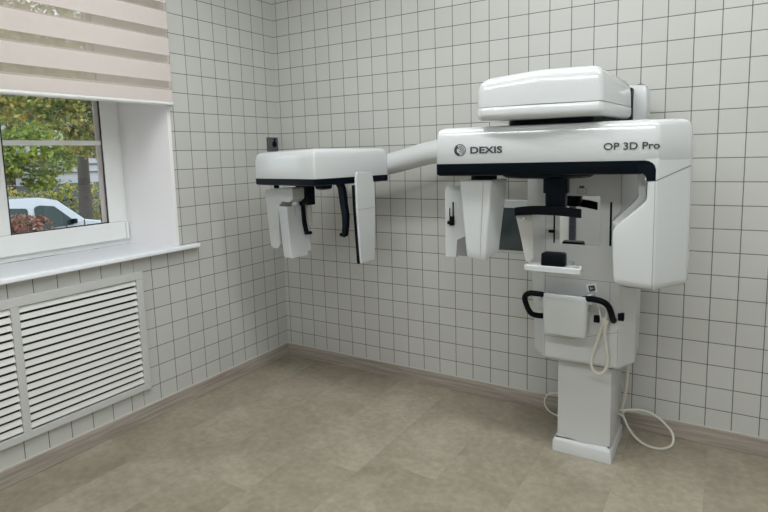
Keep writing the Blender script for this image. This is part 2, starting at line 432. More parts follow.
# ------------------------------------------------------------------ radiator grille
gr = empty('radiator_grille', (0, -1.645, .167))
tag(gr, 'white louvred metal radiator grille set in the tiled wall below the window', 'radiator grille')
PI_ = Matrix.Translation((0, 1.645, -.167))
def gpart(name, bm, mat, bev=0):
    o = link(name, bm, mat, gr, bev); o.matrix_parent_inverse = PI_; return o
GY = [-1.055, -1.093, -1.628, -1.660, -2.195, -2.233]
bm = bmesh.new()
box(bm, .0005, .022, GY[5], GY[0], .167, .200); box(bm, .0005, .022, GY[5], GY[0], .733, .772)
box(bm, .0005, .022, GY[1], GY[0], .200, .733); box(bm, .0005, .022, GY[5], GY[4], .200, .733)
box(bm, .0005, .022, GY[3], GY[2], .200, .733)
gpart('frame', bm, GRILLE, .002)
bm = bmesh.new(); box(bm, .0002, .0012, GY[4], GY[1], .20, .733); gpart('cavity_shade_backing', bm, DARK)  # dark sheet on the solid wall, stands in for the unlit cavity behind the slats
NS = 16; pitch = (.733-.200)/NS
for (ya, yb) in ((GY[2], GY[1]), (GY[4], GY[3])):
    for k in range(NS):
        zb = .200+k*pitch+.008
        bm = bmesh.new()
        prof = [(.0195, zb), (.0205, zb+.0012), (.0195, zb+.004), (.0115, zb+pitch-.0112), (.0095, zb+pitch-.0122), (.019, zb+.001)]
        loft([[(x, yy, z) for x, z in prof] for yy in (ya+.0005, yb-.0005)], bm)
        gpart('slat', bm, SLAT)

# socket on the left wall by the corner
sk = empty('wall_socket', (0, -.060, 1.395)); tag(sk, 'dark grey square wall socket on the left wall close to the room corner', 'socket')
bm = plan(rpoly([(-.047, -.044), (.047, -.044), (.047, .044), (-.047, .044)], .006), [(0, 0), (.008, 0), (.0105, .003)])
xf(bm, Matrix.Rotation(radians(90), 4, 'Z') @ Matrix.Rotation(radians(90), 4, 'X')); link('cover_plate', bm, OUTLET, sk)
bm = bmesh.new(); bmesh.ops.create_cone(bm, segments=28, radius1=.021, radius2=.019, depth=.003, cap_ends=True)
xf(bm, Matrix.Translation((.0115, .012, .002)) @ Matrix.Rotation(radians(90), 4, 'Y')); link('plug_hole', bm, RUBBER, sk)
bm = bmesh.new(); bmesh.ops.create_cone(bm, segments=18, radius1=.007, radius2=.007, depth=.01, cap_ends=True)
xf(bm, Matrix.Translation((.0135, .012, .030)) @ Matrix.Rotation(radians(90), 4, 'Y')); link('indicator', bm, RUBBER, sk)

# ------------------------------------------------------------------ x-ray machine
XO = (1.98, -.25)
mc = empty('panoramic_xray_machine', (XO[0], XO[1], 0))
tag(mc, 'tall white dental x-ray machine with black trim and ceph arm standing against the tiled wall', 'x-ray machine')
INV = Matrix.Translation((-XO[0], -XO[1], 0))
def part(name, bm, mat, parent=None, bevel=0, **k):
    o = link(name, bm, mat, parent or mc, bevel, **k)
    o.matrix_parent_inverse = INV if parent is None else Matrix.Identity(4)
    return o
# base plate
out = rpoly([(1.862, -.386), (2.107, -.386), (2.107, -.10), (1.862, -.10)], .006)
part('base_plate', plan(out, [(0, .001), (.001, 0), (.048, 0), (.052, .002), (.066, .014)]), WHITE2)
# column with a gently bowed front face
fr = [(1.880+.216*t, -.366-.010*sin(pi*t)) for t in [i/12 for i in range(13)]]
out = fr + [(2.099, -.352), (2.101, -.115), (2.094, -.105), (1.882, -.105), (1.876, -.115), (1.877, -.352)]
part('column', plan(out, [(.05, 0), (.60, 0)]), WHITE2, ang=40)
# carriage (front panel with angled flanks)
def car_out(zl, wl, wr):
    return rpoly([(1.834, -.430), (2.131, -.430), (wr, -.345), (wr-.012, -.125), (wl+.03, -.125), (wl, -.345)], [.006, .006, .015, .02, .02, .015])
rings = []
for z, wl, wr, ins in ((.428, 1.775, 2.172, .020), (.434, 1.771, 2.176, .007), (.446, 1.768, 2.180, 0), (.57, 1.766, 2.182, 0), (.80, 1.752, 2.182, 0), (1.10, 1.733, 2.185, 0), (1.405, 1.733, 2.18, 0), (1.415, 1.733, 2.18, .01)):
    rings.append([(x, y, z) for x, y in inset(car_out(z, wl, wr), ins)])
cg = part('carriage', loft(rings), WHITE2, ang=25)
def seamline(name, pts, y, w=.0016, parent=cg, dy=.0006):
    bm = bmesh.new()
    for (x0, z0), (x1, z1) in zip(pts[:-1], pts[1:]):
        if abs(x1-x0) > abs(z1-z0):
            q = [(x0, z0-w/2), (x1, z1-w/2), (x1, z1+w/2), (x0, z0+w/2)]
        else:
            q = [(x0-w/2, z0), (x0+w/2, z0), (x1+w/2, z1), (x1-w/2, z1)]
        loft([[(x, yy, z) for x, z in q] for yy in (y-dy, y+.001)], bm)
    return part(name, bm, SEAM, parent)
seamline('panel_joint', [(1.838, .533), (1.838, 1.40)], -.430)
seamline('panel_joint', [(2.127, .445), (2.127, .60)], -.430)
seamline('panel_joint', [(2.127, .80), (2.127, 1.40)], -.430)
seamline('panel_joint', [(1.838, .533), (1.95, .535), (2.06, .568), (2.127, .588)], -.430)
seamline('panel_joint', [(1.838, .445), (1.838, .533)], -.430)
seamline('panel_joint', [(1.838, .790), (2.127, .788)], -.430)
seamline('panel_joint', [(2.094, .588), (2.094, .788)], -.430)
# flank joints
# mirror
bm = bmesh.new(); box(bm, 1.896, 2.051, -.4325, -.4295, .932, 1.128); part('mirror', bm, MIRROR)['label'] = 'rectangular mirror on the front panel'
bm = bmesh.new(); box(bm, 2.0875, 2.0955, -.4312, -.4295, .933, 1.106); part('guide_slot', bm, RUBBER, cg)
bm = bmesh.new(); box(bm, 1.8700, 1.8765, -.4312, -.4295, .932, 1.10); part('guide_slot', bm, RUBBER, cg)
bm = tube([(1.853, -.437, .981), (1.878, -.437, .981)], .0062, 10); part('slider_knob', bm, RUBBER, cg)
# printed marks on the panel
bm = bmesh.new()
box(bm, 1.970, 1.990, -.4308, -.4298, 1.160, 1.168)
for q in ((1.963, 1.999, 1.138, 1.1392), (1.963, 1.999, 1.1568, 1.158), (1.963, 1.9642, 1.138, 1.158), (1.9978, 1.999, 1.138, 1.158), (1.968, 1.990, 1.147, 1.148)):
    box(bm, q[0], q[1], -.4308, -.4298, q[2], q[3])
part('position_symbol', bm, DARKINK, cg)
bm = bmesh.new(); box(bm, -.020, .020, -.002, 0, -.019, .019)
xf(bm, Matrix.Translation((2.026, -.4305, .757)) @ Matrix.Rotation(radians(-12), 4, 'Y')); lb = part('symbol_plate', bm, BRIGHT, cg, .001)
bm = bmesh.new()
loft([[(x, yy, z) for x, z in rpoly([(-.0125, -.011), (.0125, -.011), (.0125, .011), (-.0125, .011)], .004)] for yy in (-.0030, -.0020)], bm)
xf(bm, Matrix.Translation((2.026, -.4305, .757)) @ Matrix.Rotation(radians(-12), 4, 'Y')); ws = part('warning_symbol', bm, DARKINK, cg)
bm = bmesh.new(); box(bm, -.002, .006, -.0036, -.0028, -.001, .001); box(bm, -.006, -.003, -.0036, -.0028, -.005, .005)
xf(bm, Matrix.Translation((2.026, -.4305, .757)) @ Matrix.Rotation(radians(-12), 4, 'Y')); part('symbol_mark', bm, BRIGHT, cg)
# tower behind the upper housing
out = rpoly([(1.80, -.212), (2.182, -.212), (2.188, -.15), (2.16, -.08), (1.82, -.08), (1.795, -.15)], [.01, .012, .03, .03, .03, .03])
part('column_head', plan(out, [(1.40, .01), (1.415, 0), (1.535, 0), (1.552, .004), (1.564, .012), (1.570, .026), (1.572, .045)]), WHITE, ang=40)
bm = bmesh.new(); box(bm, 2.0, 2.144, -.235, -.22, 1.43, 1.56); 
# upper housing (rounded lid)
out = rpoly([(1.658, -.742), (1.88, -.728), (2.098, -.682), (2.134, -.238), (1.75, -.225), (1.64, -.29)], [.030, .30, .022, .035, .08, .08], seg=8)
def crown(x, y, z): return (-.022*max(0, (1.93-x)/.27)**1.6 - .030*max(0, (y+.42)/.18)**2) * max(0, min(1, (z-1.47)/.12))
part('upper_housing', plan(out, [(1.478, .0), (1.50, .0004), (1.540, .0015), (1.566, .004), (1.582, .009), (1.592, .017), (1.599, .030), (1.603, .055), (1.605, .10)], crown, shrink), WHITE, ang=50)
uh = part('housing_tray', plan(inset(out, -.001), [(1.428, .020), (1.432, .009), (1.440, .002), (1.450, 0), (1.472, 0), (1.4745, .0015)]), WHITE, ang=50)
part('housing_joint', plan(inset(out, .0022), [(1.473, 0), (1.4795, 0)]), SEAM, uh)
bm = plan(rpoly([(1.74, -.64), (2.05, -.64), (2.10, -.30), (1.74, -.30)], .05), [(1.400, 0), (1.432, 0)]); part('swivel_collar', bm, RUBBER, uh)
bm = plan(rpoly([(1.70, -.245), (2.130, -.245), (2.132, -.205), (1.72, -.205)], .005), [(1.40, .0), (1.55, 0), (1.556, .004)]); part('gap_shade', bm, RUBBER, uh)  # black filler standing in for the shade in the gap behind the housing

# rotating beam : local frame, u to the right, v to the back
FM = frame((1.514, -.735), 8)
OUT = rpoly([(-.023, .0), (.7655, 0), (.872, .101), (.882, .150), (.860, .200), (.0, .200), (-.029, .165), (-.027, .02)], [.018, .03, .028, .03, .03, .03, .03, .012], seg=5)
rb = part('rotating_beam', xf(plan(OUT, [(1.268, .001), (1.270, 0), (1.34, .0005), (1.385, .004), (1.397, .009), (1.404, .017), (1.408, .029), (1.410, .05)], None, shrink), FM), WHITE, ang=50)
# right end of the beam continues down to the slanting joint above the tube head
def ring_r(zs, ins=0, ul=.726):
    o = rpoly([(ul, 0), (.7645, 0), (.872, .101), (.882, .150), (.860, .200), (ul, .200)], [0, .012, .028, .03, .03, 0], seg=5)
    o = inset(o, ins) if ins else o
    return o
oR = ring_r(0)
part('beam_shoulder', xf(loft([[(u, v, 1.202+.42*max(0, u-.759)) for u, v in oR], [(u, v, 1.275) for u, v in oR]]), FM), WHITE, rb, ang=50)
# black band under the beam, turning down at its right end
OB = rpoly([(-.023, -.0005), (.724, -.0005), (.724, .200), (.0, .200), (-.029, .165), (-.027, .02)], [.018, 0, 0, .03, .03, .012], seg=5)
bm = plan(OB, [(1.222, .012), (1.226, .004), (1.232, .0), (1.2695, -.0005)])
part('black_band', xf(bm, FM), BLACK, rb, ang=45)
pts = [(.722, 1.2695), (.735, 1.2675), (.747, 1.261), (.755, 1.251), (.7585, 1.238), (.7585, 1.199), (.7300, 1.199), (.7295, 1.208), (.725, 1.218), (.717, 1.2245), (.705, 1.227), (.70, 1.24), (.70, 1.2695)]
part('band_corner', xf(prism_uz(pts, -.0008, .19), FM), BLACK, rb)
# white rim under the black corner
# tube head leg
def legring(z, ul, ins=0):
    o = rpoly([(ul, 0), (.7645, 0), (.872, .101), (.882, .150), (.860, .200), (ul, .200)], [.008, .010, .028, .03, .03, .01], seg=5)
    return [(u, v) for u, v in (inset(o, ins) if ins else o)]
rings = []
for z, ul, ins in ((.8135, .650, .020), (.818, .642, .008), (.827, .635, .001), (.842, .632, 0), (.93, .628, 0), (1.000, .6255, 0), (1.022, .6275, 0), (1.036, .634, 0), (1.046, .644, 0), (1.118, .722, 0), (1.128, .730, 0), (1.140, .7335, 0), (1.199, .734, 0)):
    zf = lambda u: z
    r = legring(z, ul, ins)
    if z < .86: rings.append([(u, v, z + (.006*max(0, (u-.757)/.1) if z < .845 else 0) + .012*max(0, (.757-u)/.13)*(1 if z < .845 else .4)) for u, v in r])
    else: rings.append([(u, v, (z if z < 1.19 else 1.1965+.42*max(0, u-.757))) for u, v in r])
th = part('tube_head', xf(loft(rings), FM), WHITE, ang=35)
th['label'] = 'large white tube head hanging at the right end of the beam'
bm = bmesh.new(); box(bm, .7562, .7578, -.0006, .002, .818, 1.198); part('edge_joint', xf(bm, FM), SEAM, th)
r0 = inset(oR, .0015)
part('slanting_joint', xf(loft([[(u, v, 1.195+.42*max(0, u-.759)) for u, v in r0], [(u, v, 1.204+.42*max(0, u-.759)) for u, v in r0]]), FM), SEAM, th, ang=50)
# upper inner block between band and tube head
pts = [(.704, 1.226), (.7195, 1.223), (.728, 1.214), (.7305, 1.20), (.733, 1.135), (.728, 1.124), (.66, 1.058), (.640, 1.040), (.628, 1.028), (.623, 1.045), (.70, 1.125), (.708, 1.14)]
part('inner_shell', xf(prism_uz(pts, .08, .195), FM), WHITE2, th, .002)
# wordmark and model name
EM = FM @ Matrix.Translation((0, -.0012, 0)) @ Matrix.Rotation(radians(90), 4, 'X')
text_mesh('wordmark', 'DEXIS', .0345, DARKINK, rb, EM @ Matrix.Translation((.112, 1.3085, 0)), sx=1.36, bold=.0009)
text_mesh('model_name', 'OP 3D Pro', .0345, DARKINK, rb, EM @ Matrix.Translation((.590, 1.3085, 0)), sx=1.13, bold=.0005)
bm = bmesh.new()
def arc(bm, cx, cz, r0, r1, a0, a1, y=-.0006, n=20, taper=False):
    n_ = n
    for k in range(n_):
        t0 = a0+(a1-a0)*k/n_; t1 = a0+(a1-a0)*(k+1)/n_
        def w(t):
            if not taper: return r1
            s = (t-a0)/(a1-a0); return r0+(r1-r0)*(.15+.85*sin(pi*s))
        q = [(cx+r0*cos(t0), y, cz+r0*sin(t0)), (cx+w(t0)*cos(t0), y, cz+w(t0)*sin(t0)), (cx+w(t1)*cos(t1), y, cz+w(t1)*sin(t1)), (cx+r0*cos(t1), y, cz+r0*sin(t1))]
        bm.faces.new([bm.verts.new(p) for p in q])
lc = (.0735, 1.3215)
arc(bm, *lc, .0205, .0235, 0, 2*pi, n=40)
arc(bm, *lc, .0125, .0215, radians(120), radians(265), taper=False)
arc(bm, *lc, .0145, .0168, radians(-60), radians(100))
arc(bm, *lc, .0085, .0112, radians(-80), radians(150))
arc(bm, *lc, .0030, .0058, radians(-150), radians(120))
arc(bm, *lc, .0175, .0188, radians(-85), radians(-5))
part('round_emblem', xf(bm, FM), DARKINK, rb, recalc=False, smooth=False)

# detector hanging at the left end
top = rpoly([(.056, .045), (.184, .045), (.226, .155), (.200, .190), (.062, .190)], [.010, .012, .012, .02, .02])
bot = rpoly([(.080, .050), (.157, .050), (.193, .145), (.175, .175), (.086, .175)], [.010, .012, .012, .02, .02])
def lerp(t): return [(a[0]*(1-t)+b[0]*t, a[1]*(1-t)+b[1]*t) for a, b in zip(top, bot)]
def zb(u, v): return .879 + .20*max(0, v-.05) + .16*max(0, .157-u)*.9
rings = [[(u, v, 1.2035) for u, v in inset(lerp(0), .004)], [(u, v, 1.198) for u, v in lerp(0)]]
for t in (.25, .5, .75, .9): rings.append([(u, v, 1.198*(1-t)+(zb(u, v)+.012)*t) for u, v in lerp(t)])
rings.append([(u, v, zb(u, v)+.010) for u, v in lerp(.985)]); rings.append([(u, v, zb(u, v)+.003) for u, v in inset(lerp(1), .003)])
rings.append([(u, v, zb(u, v)) for u, v in inset(lerp(1), .011)])
dt = part('detector', xf(loft(rings), FM), WHITE, ang=32)
dt['label'] = 'white tapering detector block hanging at the left end of the beam'
bm = plan([(.141+.052*cos(a), .11+.04*sin(a)) for a in [2*pi*k/28 for k in range(28)]], [(1.200, 0), (1.226, 0)]); part('swivel_disc', xf(bm, FM), RUBBER, dt)
bm = loft([[(.153-.016*t, .0438+.0055*t, 1.198-.30*t), (.1545-.016*t, .0438+.0055*t, 1.198-.30*t), (.1545-.016*t, .05+.0055*t, 1.198-.30*t), (.153-.016*t, .05+.0055*t, 1.198-.30*t)] for t in (0, 1)])
part('shell_joint', xf(bm, FM), SEAM, dt)
# flat panoramic sensor beside it
bm = xf(prism_uz(rpoly([(-.030, .876), (.018, .876), (.024, .95), (.066, .97), (.072, 1.176), (-.016, 1.176), (-.028, 1.164)], [.004, .003, .003, .01, .004, .014, .012]), .120, .155), FM)
ps = part('sensor_panel', bm, WHITE, None, .003)
bm = bmesh.new(); box(bm, .0190, .060, .122, .15, .884, .968); part('notch_shade', xf(bm, FM), SEAM, ps)  # grey block painted in for the shaded gap beside the panel foot
bm = bmesh.new(); box(bm, .006, .0105, .113, .121, 1.05, 1.11); box(bm, -.008, -.005, .113, .121, 1.045, 1.085)
box(bm, -.006, .013, .108, .121, 1.012, 1.05); part('latch', xf(bm, FM), RUBBER, ps, .002)
link_ = tube([(-.014, .112, 1.024), (.013, .112, 1.024)], .007, 10); part('latch_knob', xf(link_, FM), RUBBER, ps)

# bearing dish, neck and head support
CX, CY = 1.915, -.565
bm = plan([(1.878+.172*cos(a), CY+.105*sin(a)) for a in [2*pi*k/40 for k in range(40)]], [(1.2055, .05), (1.209, .012), (1.216, 0), (1.228, 0)])
part('bearing_dish', bm, BLACK)
bm = plan(rpoly([(CX-.046, CY-.035), (CX+.046, CY-.035), (CX+.046, CY+.035), (CX-.046, CY+.035)], .022), [(1.15, .0), (1.228, 0)])
nk = part('neck', bm, BLACK)
bm = plan(rpoly([(CX-.038, CY-.030), (CX+.038, CY-.030), (CX+.038, CY+.03), (CX-.038, CY+.03)], .018), [(1.090, .004), (1.095, 0), (1.155, 0)]); part('neck_core', bm, BLACK, nk)
bm = bmesh.new()
outer = []; n = 26
hs_c = (1.886, CY-.01)
for k in range(n+1):
    t = -1+2*k/n; outer.append((hs_c[0]+.127*t, hs_c[1]-.045+.030*abs(t)**2.4))
inner = [(x, y+.010) for x, y in outer][::-1]
def arch(x, y, z): return -.012*((x-hs_c[0])/.127)**2 + .0
bm = plan(outer+inner, [(1.069, .002), (1.071, 0), (1.101, 0), (1.103, .002)], arch)
hs = part('head_support', bm, RUBBER, None); hs['label'] = 'curved black forehead and temple support'
bm = bmesh.new(); box(bm, CX-.03, CX+.03, CY-.045, CY+.02, 1.075, 1.095); part('support_mount', bm, RUBBER, hs, .002)
# temple blade
def blade(bm, pts, y0, th=.004):
    loft([[(x, y0+dy*1.0+yy, z) for x, z, dy in pts] for yy in (0, th)], bm)
bm = bmesh.new()
blade(bm, [(1.760, 1.066, 0), (1.820, 1.066, .02), (1.827, .98, .02), (1.826, .885, .02), (1.813, .868, .012), (1.800, .880, .0), (1.785, .96, 0)], CY-.02)
part('temple_blade', bm, CLEAR, hs, .002)['label'] = 'milky clear temple blade'
bm = bmesh.new(); bmesh.ops.create_cone(bm, segments=14, radius1=.005, radius2=.005, depth=.01, cap_ends=True)
xf(bm, Matrix.Translation((1.796, CY-.022, 1.050)) @ Matrix.Rotation(radians(90), 4, 'X')); part('blade_screw', bm, WHITE, hs)

# control screen on the left flank
sc = part('touch_screen', plan(rpoly([(1.575, .852), (1.725, .852), (1.725, 1.096), (1.575, 1.096)], .012), [(0, .003), (.004, 0), (.018, 0), (.022, .003)]), WHITE)
sc.data.transform(Matrix.Translation((0, -.285, 0)) @ Matrix.Rotation(radians(90), 4, 'X')); sc['label'] = 'control panel with a dark grey screen in a white frame'
bm = bmesh.new(); box(bm, 1.583, 1.717, -.3085, -.3065, .866, 1.060); part('screen_glass', bm, SCREEN, sc, .002)
bm = bmesh.new(); box(bm, 1.70, 1.76, -.285, -.265, .93, 1.02); part('screen_bracket', bm, WHITE2, sc, .003)

# chin tray and cup
bm = plan(rpoly([(1.806, -.622), (2.022, -.622), (2.016, -.560), (1.812, -.560)], [.006, .006, .01, .01]), [(.846, .003), (.850, 0), (.868, 0), (.871, .003)])
tr_ = part('chin_tray', bm, WHITE)
bm = bmesh.new(); box(bm, 1.880, 1.955, -.575, -.428, .846, .862); part('tray_arm', bm, WHITE2, tr_, .003)
bm = plan(rpoly([(1.868, -.612), (1.962, -.612), (1.958, -.560), (1.872, -.560)], .010), [(.8705, .002), (.874, 0), (.912, .001), (.919, .004), (.921, .009)])
part('chin_cup', bm, RUBBER, tr_)
for x, z in ((1.826, 0), (2.000, 0)):
    bm = plan([(x+.012*cos(a), -.595+.012*sin(a)) for a in [2*pi*k/18 for k in range(18)]], [(.8705, 0), (.8722, .001)]); part('tray_dimple', bm, SEAM, tr_)

# front cover and handles
bm = plan(rpoly([(1.846, -.510), (2.026, -.510), (2.022, -.429), (1.852, -.429)], [.012, .012, .004, .004]),
          [(.564, .010), (.568, .003), (.575, 0), (.718, -.001), (.7185, .0005), (.7195, .0005), (.720, -.001), (.730, 0), (.735, .003), (.736, .007)])
for v in bm.verts:
    k = (v.co.z-.564)/.172; v.co.x = 1.937+(v.co.x-1.937)*(.93+.07*k)
    if v.co.z > .728: v.co.z -= .030*max(0, (v.co.y+.50)/.07)
fc = part('front_cover', bm, WHITE, ang=40)
hl = [(1.870, -.49, .722), (1.841, -.50, .733), (1.815, -.508, .736), (1.794, -.51, .736), (1.777, -.512, .728), (1.770, -.51, .710), (1.774, -.50, .683), (1.780, -.485, .655), (1.792, -.475, .638), (1.815, -.46, .630), (1.850, -.435, .628)]
part('handle', tube([(p.x+.006, p.y, p.z-.006) for p in catmull(hl, 6)], .0115, 14), RUBBER)['label'] = 'black grab handle on the left'
hr = [(2.010, -.49, .728), (2.040, -.502, .735), (2.070, -.51, .735), (2.092, -.51, .729), (2.106, -.50, .714), (2.113, -.485, .690), (2.116, -.465, .663), (2.117, -.445, .643), (2.117, -.428, .640)]
part('handle', tube([(p.x-.006, p.y, p.z-.004) for p in catmull(hr, 6)], .0120, 14), RUBBER)['label'] = 'black grab handle on the right'
bm = bmesh.new(); box(bm, 1.820, 1.850, -.47, -.429, .66, .70); part('handle_bracket', bm, WHITE, fc, .004)
bm = bmesh.new(); box(bm, 2.020, 2.040, -.50, -.429, .705, .745); part('handle_bracket', bm, WHITE, fc, .004)
# sockets and hand switch cable
for x, z in ((2.047, .634), (2.137, .652)):
    bm = bmesh.new(); box(bm, x-.011, x+.011, -.440 if x < 2.13 else -.436, -.415, z-.015, z+.015); part('connector', bm, RUBBER, cg, .002)
bm = tube([(2.090, -.430, .640), (2.090, -.448, .632), (2.084, -.452, .618)], .007, 10); part('cable_plug', bm, CORD, cg, .0)
loop = [(2.077, -.445, .645), (2.073, -.450, .620), (2.063, -.449, .585), (2.047, -.447, .530), (2.035, -.446, .485), (2.031, -.446, .450), (2.040, -.446, .422), (2.062, -.446, .412), (2.084, -.446, .427), (2.093, -.446, .466), (2.089, -.447, .523), (2.081, -.450, .579), (2.082, -.452, .61), (2.086, -.445, .640)]
part('switch_cable', tube(catmull(loop, 8), .0062, 8), CORD)['label'] = 'looped cream cable of the hand switch'
bm = tube(catmull([(2.052, -.446, .70), (2.060, -.452, .67), (2.068, -.455, .64), (2.078, -.455, .625)], 6), .003, 8)
bm = tube(catmull([(2.090, -.446, .69), (2.088, -.452, .66), (2.084, -.455, .63), (2.094, -.452, .622)], 6), .003, 8, bm); part('cable_clip', bm, CORD, cg)

# ceph arm
A0 = Vector((.868, -.728)); CM = frame(A0, -10)
path = catmull([(.80, -.20, 1.240), (.936, -.19, 1.262), (1.08, -.188, 1.293), (1.231, -.187, 1.323), (1.55, -.17, 1.355), (1.86, -.150, 1.38)], 8)
n = len(path)
arm = part('ceph_arm', tube(path, [.054+.008*i/n for i in range(n)], 28), WHITE, ang=60)
arm['label'] = 'white round arm carrying the ceph head'
# ceph head : u along the front face (negative to the left), v to the back
CO = rpoly([(-.468, 0), (0, 0), (.014, .512), (-.440, .512)], [.022, .010, .03, .06], seg=6)
def slope(x, y, z): return -.010*max(0, min(1, (z-1.24)/.09))*max(0, (-.20-x)/.25)
ch = part('ceph_head', xf(plan(CO, [(1.209, 0), (1.212, -.0005), (1.26, .001), (1.304, .002), (1.324, .005), (1.337, .010), (1.344, .019), (1.348, .034), (1.351, .07)], slope, shrink), CM), WHITE, ang=50)
ch['label'] = 'white box head at the left end of the ceph arm'
part('black_band', xf(plan(CO, [(1.176, .008), (1.181, .001), (1.208, .0005), (1.2095, .002)]), CM), BLACK, ch, ang=45)
# sensor bracket and sensor
bm = bmesh.new()
pts = [(-.520, 1.125), (-.500, 1.146), (-.44, 1.152), (-.285, 1.160), (-.285, 1.10), (-.32, 1.082), (-.375, 1.085), (-.402, 1.060), (-.410, 1.02), (-.412, .96), (-.408, .86), (-.425, .836), (-.462, .832), (-.490, .845), (-.505, 1.00)]
prism_uz(rpoly([(a, b) for a, b in pts], .012, 3), .10, .185, bm)
sb = part('sensor_bracket', xf(bm, CM), WHITE2, None, .006)
bm = bmesh.new(); box(bm, -.445, -.43, .105, .13, 1.14, 1.18); part('bracket_mount', xf(bm, CM), BLACK, sb, .002)
bm = loft([[(-.398+ul, .09, z), (-.335+ur, .09, z), (-.335+ur, .205, z), (-.392+ul, .205, z)] for z, ul, ur in ((.795, .03, .028), (1.062, 0, .012))])
sn = part('ceph_sensor', xf(bm, CM), WHITE, None, .004)
bm = bmesh.new(); box(bm, -.3218, -.3198, .138, .140, .80, 1.06); part('sensor_joint', xf(bm, CM), SEAM, sn)
bm = loft([[(-.372, .200, z), (-.335+o_, .200, z), (-.335+o_, .235, z), (-.372, .235, z)] for z, o_ in ((.815, .02), (1.12, .01))])
part('sensor_slide', xf(bm, CM), WHITE2, sn, .004)
# collimator plate outside the inner end of the head
K = .018
bm = prism_uz(rpoly([(.232, .785), (.330, .788), (.343, 1.045), (.343, 1.15), (.328, 1.230), (.222, 1.234), (.214, 1.20), (.216, 1.05)], [.006, .006, .02, .02, .01, .01, .02, .02], 4), -.056, -.042)
C8 = frame(A0, 80)
cl = part('collimator', xf(bm, C8), WHITE, None, .004)
cl['label'] = 'long white collimator plate at the inner end of the ceph head'
bm = prism_uz([(.212, 1.17), (.216, 1.05), (.231, .783), (.320, .786), (.330, 1.17)], -.041, -.024); part('collimator_backing', xf(bm, C8), RUBBER, cl, .002)
bm = bmesh.new(); box(bm, .219, .341, -.0572, -.054, 1.052, 1.0535); part('collimator_joint', xf(bm, C8), SEAM, cl)
# ear rods
bm = bmesh.new(); box(bm, -.335, -.255, .16, .24, 1.158, 1.180); part('rod_carrier', xf(bm, CM), BLACK, ch, .003)
def curvebar(name, pts, w, d, mat, v=.2):
    bm = bmesh.new(); rings = []
    for (u, z, s) in pts: rings.append([(u-w*s/2, v-d/2, z), (u+w*s/2, v-d/2, z), (u+w*s/2, v+d/2, z), (u-w*s/2, v+d/2, z)])
    loft(rings, bm); return part(name, xf(bm, CM), mat, None, .002)
er = curvebar('ear_rod', [(-.322, 1.165, 1.0), (-.322, 1.08, .9), (-.315, .99, .7), (-.300, .930, .65), (-.290, .912, .8)], .026, .02, BLACK, .19)
bm = bmesh.new(); box(bm, -.305, -.256, .175, .225, 1.065, 1.165); part('rod_block', xf(bm, CM), BLACK, er, .004)
bm = bmesh.new(); box(bm, -.285, -.262, .19, .205, .955, 1.066); part('clear_rod', xf(bm, CM), CLEAR, er, .002)
bm = tube([(-.305, .19, .915), (-.262, .19, .920)], .009, 10); part('ear_plug', xf(bm, CM), RUBBER, er)
er2 = curvebar('ear_rod', [(-.045, 1.178, 1.3), (-.030, 1.155, 1.1), (-.022, 1.09, 1.05), (-.010, 1.02, 1.0), (-.012, .97, .85), (-.022, .92, .7)], .036, .022, BLACK)
bm = tube([(-.022, .2, .922), (-.050, .2, .926)], .009, 10); part('ear_plug', xf(bm, CM), RUBBER, er2)
bm = plan(rpoly([(-.235, .20), (-.165, .20), (-.165, .27), (-.235, .27)], .015), [(1.143, .012), (1.150, .0), (1.178, 0)]); part('nasion_support', xf(bm, CM), BLACK, ch)

# power cord
pc = [(2.139, -.20, .44), (2.136, -.20, .36), (2.131, -.19, .28), (2.120, -.175, .20), (2.109, -.160, .142)]
lp = [(2.109, -.16, .142), (2.140, -.115, .136), (2.182, -.066, .122), (2.234, -.046, .101), (2.287, -.055, .066), (2.312, -.070, .035), (2.312, -.105, .010), (2.290, -.145, .006), (2.260, -.165, .006), (2.209, -.158, .007), (2.165, -.140, .025), (2.137, -.15, .068), (2.119, -.15, .107), (2.108, -.16, .15), (2.098, -.085, .16), (2.04, -.055, .155)]
rest = [(2.04, -.055, .155), (1.95, -.05, .14), (1.86, -.05, .128), (1.796, -.05, .117), (1.756, -.05, .104), (1.736, -.05, .070), (1.744, -.055, .033), (1.785, -.06, .008), (1.86, -.06, .007), (1.95, -.05, .007)]
bm = tube(catmull(pc, 8), .0068, 8); tube(catmull(lp, 8), .0055, 8, bm); tube(catmull(rest, 8), .0042, 8, bm)
tube(catmull([(2.118, -.165, .120), (2.096, -.170, .138), (2.100, -.178, .155), (2.122, -.172, .148), (2.112, -.16, .13)], 6), .0045, 8, bm)
tube(catmull([(2.108, -.17, .32), (2.112, -.175, .27), (2.122, -.18, .25), (2.116, -.17, .18)], 6), .003, 8, bm)
cd = link('power_cord', bm, CORD)
tag(cd, 'cream power cord looping on the floor behind the foot of the x-ray machine', 'cord')

# ------------------------------------------------------------------ ceiling lights
def clight(x, y, lx, ly, label, e):
    t = empty('ceiling_light', (x, y, RZ)); tag(t, label, 'ceiling light', 'linear ceiling lights')
    bm = bmesh.new(); rect = [(-lx/2, -ly/2), (lx/2, -ly/2), (lx/2, ly/2), (-lx/2, ly/2)]
    link('housing', plan(rpoly(rect, .01), [(-.05, 0), (0, 0)]), PVC, t)
    link('diffuser', plan(rpoly([(a*.96, b*.86) for a, b in rect], .01), [(-.056, .004), (-.05, 0)]), LAMP, t)
    L = bpy.data.lights.new('light_source', 'AREA'); L.shape = 'RECTANGLE'; L.size = lx*.95; L.size_y = ly*.85; L.energy = e; L.color = (.975, .99, 1)
    o = bpy.data.objects.new('light_source', L); COL.objects.link(o); o.parent = t; o.location = (0, 0, -.060)
    return t
LE = 15.5
clight(1.25, -1.25, 1.25, .16, 'long white ceiling light nearest the window corner', LE)
